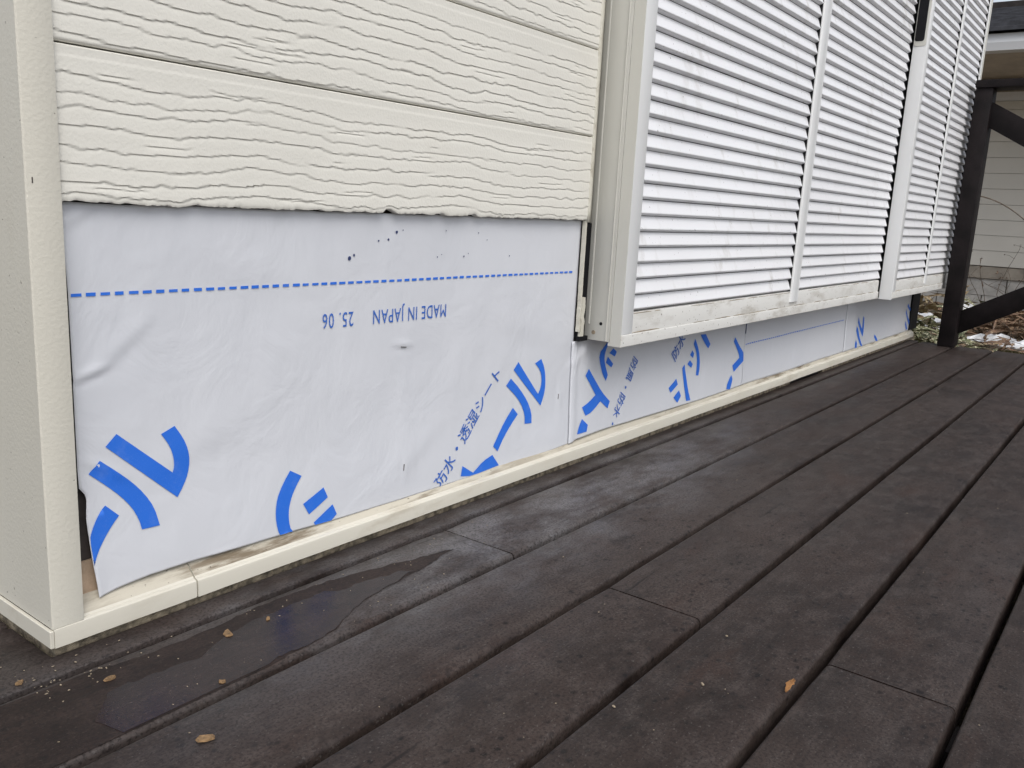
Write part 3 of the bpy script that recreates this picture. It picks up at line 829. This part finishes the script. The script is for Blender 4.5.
# ================================================================== DECK
deck = thing('wooden_deck', (1.3, -0.8, GZ), 'weathered dark brown plank deck running along the house wall', 'deck')
DP = 0.145
def plank_prof(y0, y1):
    t, b, r = 0.0, -0.036, 0.0062
    p = []
    for cy, a0 in ((y1 - r, 0), (y0 + r, 90)):
        for i in range(4):
            a = R(a0 + 30*i); p.append((cy + r*math.cos(a), t - r + r*math.sin(a)))
    return p + [(y0, b), (y1, b)]
def plank(x0, x1, y0, y1):
    mb = MB(); pr = plank_prof(y0, y1); k = len(pr); n = max(2, int((x1 - x0)/0.06)); vs = []
    for i in range(n + 1):
        x = x0 + (x1 - x0)*i/n
        inset = 0.0022 if i in (0, n) else 0
        wy = 0.0012*fbm(x*1.3, y0*31); wz = 0.00025*fbm(x*1.1, y0*17, 2)
        vs += [(x + (0), a + wy, b + wz - (inset if b > -0.01 else 0)) for a, b in pr]
    # short rounding at both ends
    mb.add(vs, [(i*k+j, i*k+(j+1) % k, (i+1)*k+(j+1) % k, (i+1)*k+j) for i in range(n) for j in range(k)] + [tuple(range(k-1, -1, -1)), tuple(n*k+j for j in range(k))])
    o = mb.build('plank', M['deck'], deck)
    o.data.shade_smooth(); o.data.set_sharp_from_angle(angle=R(45))
    return o
GAP = 0.0100
for k in range(0, 12):
    y1, y0 = -DP*k - GAP/2, -DP*(k + 1) + GAP/2
    cuts = [-1.6, 4.085 + random.uniform(-0.004, 0.004)]
    if k % 2 == 0: cuts.insert(1, 0.9432)
    else: cuts.insert(1, -0.35)
    for a, b in zip(cuts[:-1], cuts[1:]):
        e0 = 0.0016 if a > -1.5 else 0; e1 = 0.0016 if b < 4 else 0
        plank(a + e0, b - e1, y0, y1)
# strip scribed along the foundation and the planks round the corner
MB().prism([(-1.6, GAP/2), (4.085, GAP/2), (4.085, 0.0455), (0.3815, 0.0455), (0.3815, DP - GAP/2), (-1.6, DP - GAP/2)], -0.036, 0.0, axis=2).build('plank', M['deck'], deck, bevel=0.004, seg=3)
for k in range(1, 7): plank(-1.6, 0.3815, DP*k + GAP/2, DP*(k + 1) - GAP/2)
for x in (-1.3, -0.4, 0.25, 0.9432, 1.75, 2.6, 3.4, 4.0):
    MB().box((x - 0.03, -1.74, -0.125), (x + 0.03, 0.045 if x > 0.3 else 1.0, -0.0365)).build('joist', M['joist'], deck)
    for y in (-1.6, -0.8, 0.0):
        MB().box((x - 0.029, y - 0.044, GZ - 0.02), (x + 0.029, y + 0.044, -0.1255)).build('support_post', M['joist'], deck)

# ================================================================== RAILING
rail = thing('deck_railing', (4.045, -0.12, 0.0), 'dark brown timber railing with crossed diagonal braces at the far end of the deck', 'railing')
MB().box((3.990, -0.1510, 0.0005), (4.080, -0.0880, 1.0465)).build('post', M['post'], rail, bevel=0.003)
MB().box((3.990, -1.700, 0.0005), (4.080, -1.637, 1.0465)).build('post', M['post'], rail, bevel=0.003)
MB().box((3.980, -1.72, 1.0470), (4.094, -0.0860, 1.0760)).build('top_rail', M['post'], rail, bevel=0.003)
MB().bar((4.024, -0.130, 0.957), (4.024, -1.660, 0.10), 0.028, 0.086).build('diagonal_brace', M['post'], rail, bevel=0.002)
MB().bar((4.054, -0.130, 0.092), (4.054, -1.660, 0.965), 0.028, 0.086).build('diagonal_brace', M['post'], rail, bevel=0.002)

# ================================================================== PUDDLE AND LITTER ON THE DECK
PUD = [(0.895,-0.068),(0.861,-0.071),(0.816,-0.083),(0.766,-0.086),(0.722,-0.084),(0.664,-0.102),(0.624,-0.126),(0.572,-0.131),(0.518,-0.1364),(0.444,-0.1364),(0.391,-0.1364),(0.300,-0.1364),(0.16,-0.1364),
       (0.07,-0.112),(0.03,-0.078),(0.05,-0.042),(0.13,-0.020),(0.30,-0.012),(0.387,-0.014),(0.440,-0.022),(0.493,-0.024),(0.549,-0.021),(0.612,-0.016),(0.654,-0.020),(0.703,-0.021),(0.76,-0.035),(0.836,-0.055)]
FILM = [(0.80,-0.080),(0.70,-0.095),(0.62,-0.125),(0.52,-0.134),(0.36,-0.1345),(0.352,-0.100),(0.385,-0.062),(0.44,-0.066),(0.48,-0.072),(0.52,-0.052),(0.58,-0.042),(0.66,-0.043),(0.74,-0.060)]
def puddle(name, PUD, z, stain, label):
    bm = bmesh.new(); pts = []
    n = len(PUD)
    for i in range(n):
        a = Vector(PUD[i]); b = Vector(PUD[(i+1) % n]); m = max(1, int((b - a).length/0.006))
        for j in range(m):
            p = a.lerp(b, j/m)
            e = 0.0026*fbm(p.x*70, p.y*70, 5) + (0.003 if stain else 0.008)*fbm(p.x*22, p.y*22, 1)
            if -0.134 < p.y < -0.013 and p.x > 0.11: p = p + Vector((e, e))
            pts.append((p.x, max(-0.1364, min(-0.0100, p.y)), z))
    fc = bm.faces.new([bm.verts.new(p) for p in pts])
    bmesh.ops.triangulate(bm, faces=[fc])
    bmesh.ops.recalc_face_normals(bm, faces=bm.faces)
    for f_ in bm.faces:
        if f_.normal.z < 0: f_.normal_flip()
    me = bpy.data.meshes.new(name); bm.to_mesh(me); bm.free()
    me.materials.append(M['wet'] if stain else M['water'])
    o = bpy.data.objects.new(name, me); COL.objects.link(o)
    tag(o, label, name.replace('_', ' '))
puddle('wet_patch', PUD, 0.0007, True, 'dark damp stain on the plank in front of the house wrap, ending in a point')
puddle('puddle', FILM, 0.0011, False, 'shallow shiny puddle lying inside the damp stain on the plank')

M['chip'] = plain('pale_wood_chip', (0.22, 0.135, 0.065), 0.85, 0.45, 150, 0.6)
M['fleck'] = plain('pale_paint_fleck', (0.27, 0.22, 0.155), 0.7, 0.2, 80)
M['leafm'] = plain('dry_orange_leaf', (0.36, 0.17, 0.055), 0.75, 0.35, 90)
def chip(x, y, s, a, h=0.0024, z=0.0013):
    rs = random.Random(int(x*9999) + int(y*777))
    mb = MB(); n = 7; top = []; bot = []
    for i in range(n):
        t = 2*math.pi*i/n + a
        r = s*rs.uniform(0.65, 1.2)
        px, py = x + r*math.cos(t)*1.25*math.cos(a) - r*math.sin(t)*0.75*math.sin(a), y + r*math.cos(t)*1.25*math.sin(a) + r*math.sin(t)*0.75*math.cos(a)
        bot.append((px, py, z)); top.append((x + (px - x)*0.8, y + (py - y)*0.8, z + h*rs.uniform(0.5, 1.1)))
    mb.add(bot + top, [tuple(range(n))[::-1], tuple(range(n, 2*n))] + [(i, (i+1) % n, n + (i+1) % n, n + i) for i in range(n)])
    return mb
CH = [(0.397, -0.0417, 0.0058, 'round tan wood chip on the wet plank, nearest the house corner'), (0.530, -0.0487, 0.0068, 'largest tan wood chip on the wet plank below the left end of the wrap'),
      (0.402, -0.197, 0.0070, 'flat tan wood chip on the second plank from the wall'), (0.582, -0.052, 0.0036, 'small tan wood crumb farthest along the wet plank'),
      (0.468, -0.128, 0.0034, 'small tan wood crumb at the lower edge of the puddle'), (0.335, 0.014, 0.0040, 'brown wood crumb on the corner plank by the first gap')]
for i, (x, y, s, lab) in enumerate(CH):
    o = chip(x, y, s, i*1.3).build('wood_chip', M['chip'])
    tag(o, lab, 'wood chip', 'wood chips on the deck by the house corner')
def dead_leaf():
    mb = MB(); c = Vector((0.858, -0.5735, 0.003)); d = Vector((1.0, 0.10, 0)).normalized(); s = Vector((-d.y, d.x, 0))
    vs = []; n = 8
    for i in range(n + 1):
        t = i/n; wd = 0.0036*math.sin(math.pi*(0.08 + 0.86*t))**0.8
        for k in (-1, 0, 1):
            p = c + d*(t - 0.5)*0.034 + s*wd*k*(1 + 0.25*math.sin(t*17 + k)); p.z += 0.0022*abs(k) + 0.002*math.sin(t*5)
            vs.append(p)
    mb.add(vs, [(i*3+j, (i+1)*3+j, (i+1)*3+j+1, i*3+j+1) for i in range(n) for j in range(2)])
    o = mb.build('dead_leaf', M['leafm'], smooth=True)
    so = o.modifiers.new('thickness', 'SOLIDIFY'); so.thickness = 0.0006
    tag(o, 'small orange-brown dead leaf stuck at a plank gap near the bottom right', 'leaf')
dead_leaf()
def flecks():
    mb = MB(); rs = random.Random(4)
    def put(x, y, s):
        c = chip(x, y, s, rs.uniform(0, 6), s*0.35, 0.0009); mb.add(c.v, c.f)
    for _ in range(70):
        x = 0.335 + abs(rs.gauss(0, 0.06)); y = rs.gauss(0.004, 0.026)
        if abs((y + 0.0) % DP - 0) < GAP or y > 0.030 and x > 0.36: continue
        put(x, y, rs.uniform(0.0005, 0.0014))
    for _ in range(60):
        x = rs.uniform(0.4, 1.0); y = rs.uniform(-0.13, -0.01); put(x, y, rs.uniform(0.0005, 0.0012))
    for _ in range(110):
        x = rs.uniform(0.3, 3.4); k = rs.randint(0, 5); y = -DP*k - rs.uniform(0.01, 0.135); put(x, y, rs.uniform(0.0005, 0.0013))
    for (x, y, s) in ((0.80, -0.50, 0.0028), (0.92, -0.475, 0.002), (0.70, -0.45, 0.002)): put(x, y, s)
    tag(mb.build('paint_flecks', M['fleck']), 'tiny pale paint flecks and crumbs scattered over the deck planks', 'debris', kind='stuff')
flecks()

# ================================================================== NEIGHBOURING HOUSE
nb = thing('neighbour_house', (9.5, 0.0, GZ), 'pale grey-beige lap-sided house with dark roof and white gutter beyond the deck', 'house')
NX = 9.5
M['nb_siding'] = paint('pale_beige_siding', (0.68, 0.65, 0.585), 0.6, amount=0.25, scale=3, dirt=(0.30, 0.27, 0.22))
M['nb_band'] = plain('grey_brown_base_band', (0.30, 0.265, 0.22), 0.8, 0.3, 6)
M['nb_block'] = plain('grey_concrete_block', (0.46, 0.44, 0.41), 0.9, 0.2, 8)
M['nb_fascia'] = paint('white_gutter', (0.78, 0.79, 0.80), 0.4, amount=0.1)
M['nb_soffit'] = plain('beige_soffit', (0.55, 0.49, 0.41), 0.8, 0.12, 5)
M['nb_roof'] = plain('dark_roof_shingle', (0.045, 0.047, 0.055), 0.85, 0.35, 9, 0.5)
MB().box((NX + 0.03, -5.5, GZ - 0.05), (14.0, 5.5, 1.896)).build('wall', M['nb_band'], nb)
for k in range(11):
    z0 = 0.160 + 0.1455*k; z1 = min(z0 + 0.1425, 1.690)
    if z1 - z0 < 0.02: break
    MB().prism([(NX - 0.004, z0), (NX + 0.002, z1), (NX + 0.029, z1), (NX + 0.029, z0)], -5.5, 5.5, axis=1).build('siding_board', M['nb_siding'], nb)
MB().box((NX - 0.015, -5.5, 1.693), (NX + 0.029, 5.5, 1.772)).build('frieze_board', M['nb_fascia'], nb)
MB().box((NX - 0.02, -5.5, 0.040), (NX + 0.029, 5.5, 0.150)).build('base_band', M['nb_band'], nb)
for r in range(2):
    for i in range(27):
        y0 = -5.4 + 0.4*i + (0.2 if r else 0)
        MB().box((NX + 0.006, y0 + 0.005, GZ - 0.02 + 0.145*r if r else GZ - 0.04), (NX + 0.029, y0 + 0.395, 0.035 if r else GZ + 0.120)).build('concrete_block', M['nb_block'], nb)
MB().box((8.20, -6.0, 1.898), (NX + 0.028, 6.0, 1.910)).build('soffit', M['nb_soffit'], nb)
MB().prism([(8.10, 1.905), (8.17, 1.898), (8.199, 1.898), (8.199, 2.034), (8.10, 2.034), (8.085, 1.965)], -6.0, 6.0, axis=1).build('gutter', M['nb_fascia'], nb)
MB().add([(8.04, -6.2, 2.045), (8.04, 6.2, 2.045), (11.6, 6.2, 2.935), (11.6, -6.2, 2.935), (8.04, -6.2, 2.075), (8.04, 6.2, 2.075), (11.6, 6.2, 2.965), (11.6, -6.2, 2.965)],
         [(0,3,2,1),(4,5,6,7),(0,1,5,4),(1,2,6,5),(2,3,7,6),(3,0,4,7)]).add([(11.6, -6.2, 2.965), (11.6, 6.2, 2.965), (16, 6.2, 1.94), (16, -6.2, 1.94)], [(0, 1, 2, 3)]).build('roof', M['nb_roof'], nb)
for k in range(16):
    t = k/16
    x = 8.06 + 3.4*t; z = 2.076 + (x - 8.04)*0.25
    MB().box((x, -6.2, z - 0.004), (x + 0.12, 6.2, z + 0.026)).build('shingle_course', M['nb_roof'], nb)
MB().box((11.45, -6.2, 2.94), (11.75, 6.2, 3.01)).build('ridge_cap', M['joist'], nb)

# ================================================================== SNOW, LITTER AND PLANTS BETWEEN THE DECK AND THE NEIGHBOUR
def snow_mat():
    t = NT('old_snow'); a = t.noise(t.pos(), 30, 4)
    t.col(t.mix(t.ramp(a, 0.3, 0.7), (0.62, 0.64, 0.67), (0.80, 0.81, 0.83))); t.rough(0.6)
    t.bump(t.noise(t.pos(), 60, 4), 0.4, 0.01); return t.m
M['snow'] = snow_mat()
def snow(cx, cy, rx, ry, h, ang, label, seed):
    mb = MB(); nr, na = 7, 26; vs = []
    ca, sa = math.cos(ang), math.sin(ang)
    for i in range(nr + 1):
        for j in range(na):
            a = 2*math.pi*j/na; q = i/nr
            rr = (1 + 0.38*fbm(math.cos(a)*1.3 + seed, math.sin(a)*1.3, seed))*q
            x, y = rx*rr*math.cos(a), ry*rr*math.sin(a)
            X, Y = cx + x*ca - y*sa, cy + x*sa + y*ca
            z = ground_h(X, Y) + 0.012 + h*(1 - q**2.2) + (0.02*fbm(X*7, Y*7, seed) + 0.02*fbm(X*25, Y*25, seed))*(1 - q*q) - (0.04 if i == nr else 0)
            vs.append((X, Y, z))
    mb.add(vs, [(i*na+j, i*na+(j+1) % na, (i+1)*na+(j+1) % na, (i+1)*na+j) for i in range(nr) for j in range(na)])
    tag(mb.build('snow_patch', M['snow'], smooth=True), label, 'snow', 'snow patches left on the ground beyond the deck')
snow(6.45, -0.17, 0.19, 0.032, 0.04, 1.9, 'long patch of old snow lying along the deck end, right of the post', 1.0)
snow(6.55, 0.05, 0.20, 0.026, 0.035, 2.4, 'narrow white snow streak slanting away just right of the post', 2.2)
snow(7.1, 0.56, 0.34, 0.12, 0.08, 0.9, 'snow patch among the leaves between the house and the post', 3.1)
snow(8.7, 0.62, 0.18, 0.12, 0.07, 0.3, 'small lump of snow just above the lower brace, near the neighbour wall', 4.4)

def leafmat(name, a, b, c, sc=20):
    t = NT(name); n = t.noise(t.pos(), sc, 3); m = t.noise(t.pos((1, 1, 1), (4, 2, 1)), sc*2.3, 3)
    k = t.mix(t.ramp(n, 0.35, 0.65), a, b); k = t.mix(t.ramp(m, 0.5, 0.65), k, c)
    t.col(k); t.rough(0.55); return t.m
M['bamboo'] = leafmat('variegated_bamboo_leaf', (0.05, 0.065, 0.025), (0.14, 0.14, 0.065), (0.60, 0.56, 0.40), 34)
M['dry'] = leafmat('dry_beige_leaf', (0.30, 0.235, 0.14), (0.19, 0.13, 0.07), (0.46, 0.40, 0.27), 18)
M['brown'] = leafmat('withered_brown_fern', (0.10, 0.055, 0.034), (0.17, 0.10, 0.06), (0.34, 0.25, 0.16), 24)
M['twig'] = plain('grey_brown_twig', (0.13, 0.10, 0.075), 0.85, 0.3, 40)
def blade(mb, base, d, L, wd, droop, rs, seg=4):
    d = d.normalized(); side = d.cross(Vector((0, 0, 1)))
    side = side.normalized() if side.length > 1e-3 else Vector((1, 0, 0))
    roll = rs.uniform(-0.9, 0.9); nrm = side.cross(d); side = side*math.cos(roll) + nrm*math.sin(roll)
    vs = []
    for i in range(seg + 1):
        t = i/seg
        p = base + d*L*t + Vector((0, 0, -droop*L*t*t))
        w_ = wd*math.sin(math.pi*min(1, 0.12 + 0.88*t))**0.7 if i < seg else 0.0004
        vs += [p - side*w_/2, p + side*w_/2]
    mb.add(vs, [(2*i, 2*i+1, 2*i+3, 2*i+2) for i in range(seg)])
def bamboo(x, y, h, n, seed, label, mat='bamboo', group='clumps of dwarf bamboo beyond the deck', name='dwarf_bamboo', cat='plant', L=(0.13, 0.25), wd=0.024):
    rs = random.Random(seed); z = ground_h(x, y)
    t = thing(name, (x, y, z), label, cat, group)
    st = MB(); lf = MB()
    for i in range(n):
        a = rs.uniform(0, 2*math.pi); sp = rs.uniform(0.0, 0.20)
        b = Vector((x + rs.gauss(0, 0.05), y + rs.gauss(0, 0.05), z - 0.01))
        top = b + Vector((math.cos(a)*sp, math.sin(a)*sp, h*rs.uniform(0.5, 1.05)))
        mid = b.lerp(top, 0.5) + Vector((rs.gauss(0, 0.012), rs.gauss(0, 0.012), 0.02))
        st.tube([b, mid, top], 0.0026, 0.0014, 4)
        for j in range(rs.randint(4, 7)):
            p = mid.lerp(top, rs.uniform(0.0, 1.0)); aa = rs.uniform(0, 2*math.pi)
            blade(lf, p, Vector((math.cos(aa), math.sin(aa), rs.uniform(-0.1, 0.8))), rs.uniform(*L), wd*rs.uniform(0.6, 1.15), rs.uniform(0.1, 0.6), rs)
    st.build('stem', M['twig'], t); lf.build('foliage', M[mat], t)
    return t
bamboo(5.6, 0.30, 0.17, 10, 1, 'green and cream dwarf bamboo clump right against the far end of the house wall')
bamboo(5.5, 0.17, 0.15, 9, 2, 'low dwarf bamboo clump just left of the railing post foot')
bamboo(6.4, 0.50, 0.14, 6, 3, 'dwarf bamboo clump behind the nearer clumps, left of the post')
bamboo(5.9, 0.03, 0.10, 3, 4, 'small dwarf bamboo clump peeking out right of the post foot')
bamboo(6.9, 0.30, 0.26, 8, 5, 'dry-edged dwarf bamboo just right of the post above the lower brace')
bamboo(6.5, 0.56, 0.36, 9, 6, 'beige withered broad-leaved plant standing between the wall end and the post', mat='dry', group='withered plants beyond the deck', name='withered_plant', L=(0.10, 0.20), wd=0.05)
bamboo(7.6, 0.50, 0.36, 7, 7, 'beige withered plant behind the post', mat='dry', group='withered plants beyond the deck', name='withered_plant', L=(0.08, 0.16), wd=0.035)
bamboo(6.75, 0.00, 0.17, 12, 8, 'heap of withered brown fern fronds under the lower brace', mat='brown', group='withered ferns beyond the deck', name='withered_fern', L=(0.14, 0.26), wd=0.022)
bamboo(7.1, -0.10, 0.18, 10, 9, 'withered brown fern at the right edge below the brace', mat='brown', group='withered ferns beyond the deck', name='withered_fern', L=(0.14, 0.26), wd=0.022)
bamboo(7.4, 0.14, 0.18, 10, 10, 'withered brown fern in the middle below the brace', mat='brown', group='withered ferns beyond the deck', name='withered_fern', L=(0.14, 0.26), wd=0.022)
bamboo(8.2, 0.22, 0.16, 8, 12, 'beige withered plant low in front of the neighbour foundation', mat='dry', group='withered plants beyond the deck', name='withered_plant', L=(0.08, 0.15), wd=0.02)

def shrub(x, y, h, n, seed, label):
    rs = random.Random(seed); z = ground_h(x, y)
    t = thing('bare_shrub', (x, y, z), label, 'shrub', 'bare shrubs against the neighbour wall')
    st = MB(); bd = MB()
    for i in range(n):
        p = Vector((x + rs.gauss(0, 0.05), y + rs.gauss(0, 0.08), z - 0.02)); d = Vector((rs.gauss(0, 0.3), rs.gauss(0, 0.45), 1)).normalized()
        pts = [p.copy()]; m = 7; L = h*rs.uniform(0.55, 1.0)/m
        for k in range(m):
            d = (d + Vector((rs.gauss(0, 0.14), rs.gauss(0, 0.2), rs.gauss(0, 0.05)))).normalized(); p = p + d*L; pts.append(p.copy())
            if k > 2 and rs.random() < 0.8:
                q = p + Vector((rs.gauss(0, 0.05), rs.gauss(0, 0.09), rs.uniform(0.02, 0.09))); st.tube([p, p.lerp(q, 0.5) + Vector((0, 0, 0.01)), q], 0.0020, 0.001, 3)
                for _ in range(rs.randint(1, 3)): blade(bd, q, Vector((rs.gauss(0, 1), rs.gauss(0, 1), rs.gauss(0, 0.6))), rs.uniform(0.015, 0.035), 0.014, 0.2, rs, 2)
        st.tube(pts, 0.0042, 0.0016, 4)
    st.build('stem', M['twig'], t); bd.build('bud_leaves', M['brown'], t)
shrub(9.15, 0.42, 0.72, 7, 1, 'bare shrub with a few russet leaves against the neighbour wall by the post')
shrub(9.10, 0.12, 0.66, 6, 2, 'bare thin-stemmed shrub against the neighbour wall at the right edge')
def vine():
    t = MB(); pts = []
    for i in range(15):
        s = i/14; y = 0.62 - 0.75*s
        pts.append((8.2, y, 0.78 - 0.02*s - 0.52*s*s + (0 if s < 0.9 else 0)))
    pts += [(8.25, -0.20, 0.05), (8.3, -0.22, -0.27)]
    t.tube(pts, 0.0055, 0.004, 5)
    tag(t.build('arching_cane', M['twig']), 'single thin bare cane arching across the pale neighbour wall', 'cane')
vine()

def litter():
    rs = random.Random(8); mb = MB(); mb2 = MB()
    for i in range(2600):
        x = rs.uniform(4.3, 9.4); y = rs.uniform(-0.9, 1.6); z = ground_h(x, y) + rs.uniform(0.0, 0.02)
        a = rs.uniform(0, 2*math.pi)
        if i % 3: blade(mb, Vector((x, y, z)), Vector((math.cos(a), math.sin(a), rs.uniform(0, 0.5))), rs.uniform(0.05, 0.13), rs.uniform(0.008, 0.03), 0.35, rs, 3)
        else: blade(mb2, Vector((x, y, z)), Vector((math.cos(a), math.sin(a), rs.uniform(0, 0.5))), rs.uniform(0.05, 0.13), rs.uniform(0.008, 0.03), 0.35, rs, 3)
    for i in range(120):
        x = rs.uniform(5.9, 7.2); y = rs.uniform(-0.35, 0.35); a = rs.uniform(0, 2*math.pi)
        blade(mb, Vector((x, y, ground_h(x, y) + rs.uniform(0.02, 0.08))), Vector((math.cos(a), math.sin(a), rs.uniform(-0.2, 0.5))), rs.uniform(0.08, 0.2), rs.uniform(0.01, 0.03), 0.35, rs, 3)
    tag(mb.build('leaf_litter', M['brown']), 'brown withered leaf litter covering the soil beyond the deck', 'leaf litter', kind='stuff')
    tag(mb2.build('dry_grass', M['dry']), 'pale dry grass and leaves strewn over the soil beyond the deck', 'dry grass', kind='stuff')
litter()
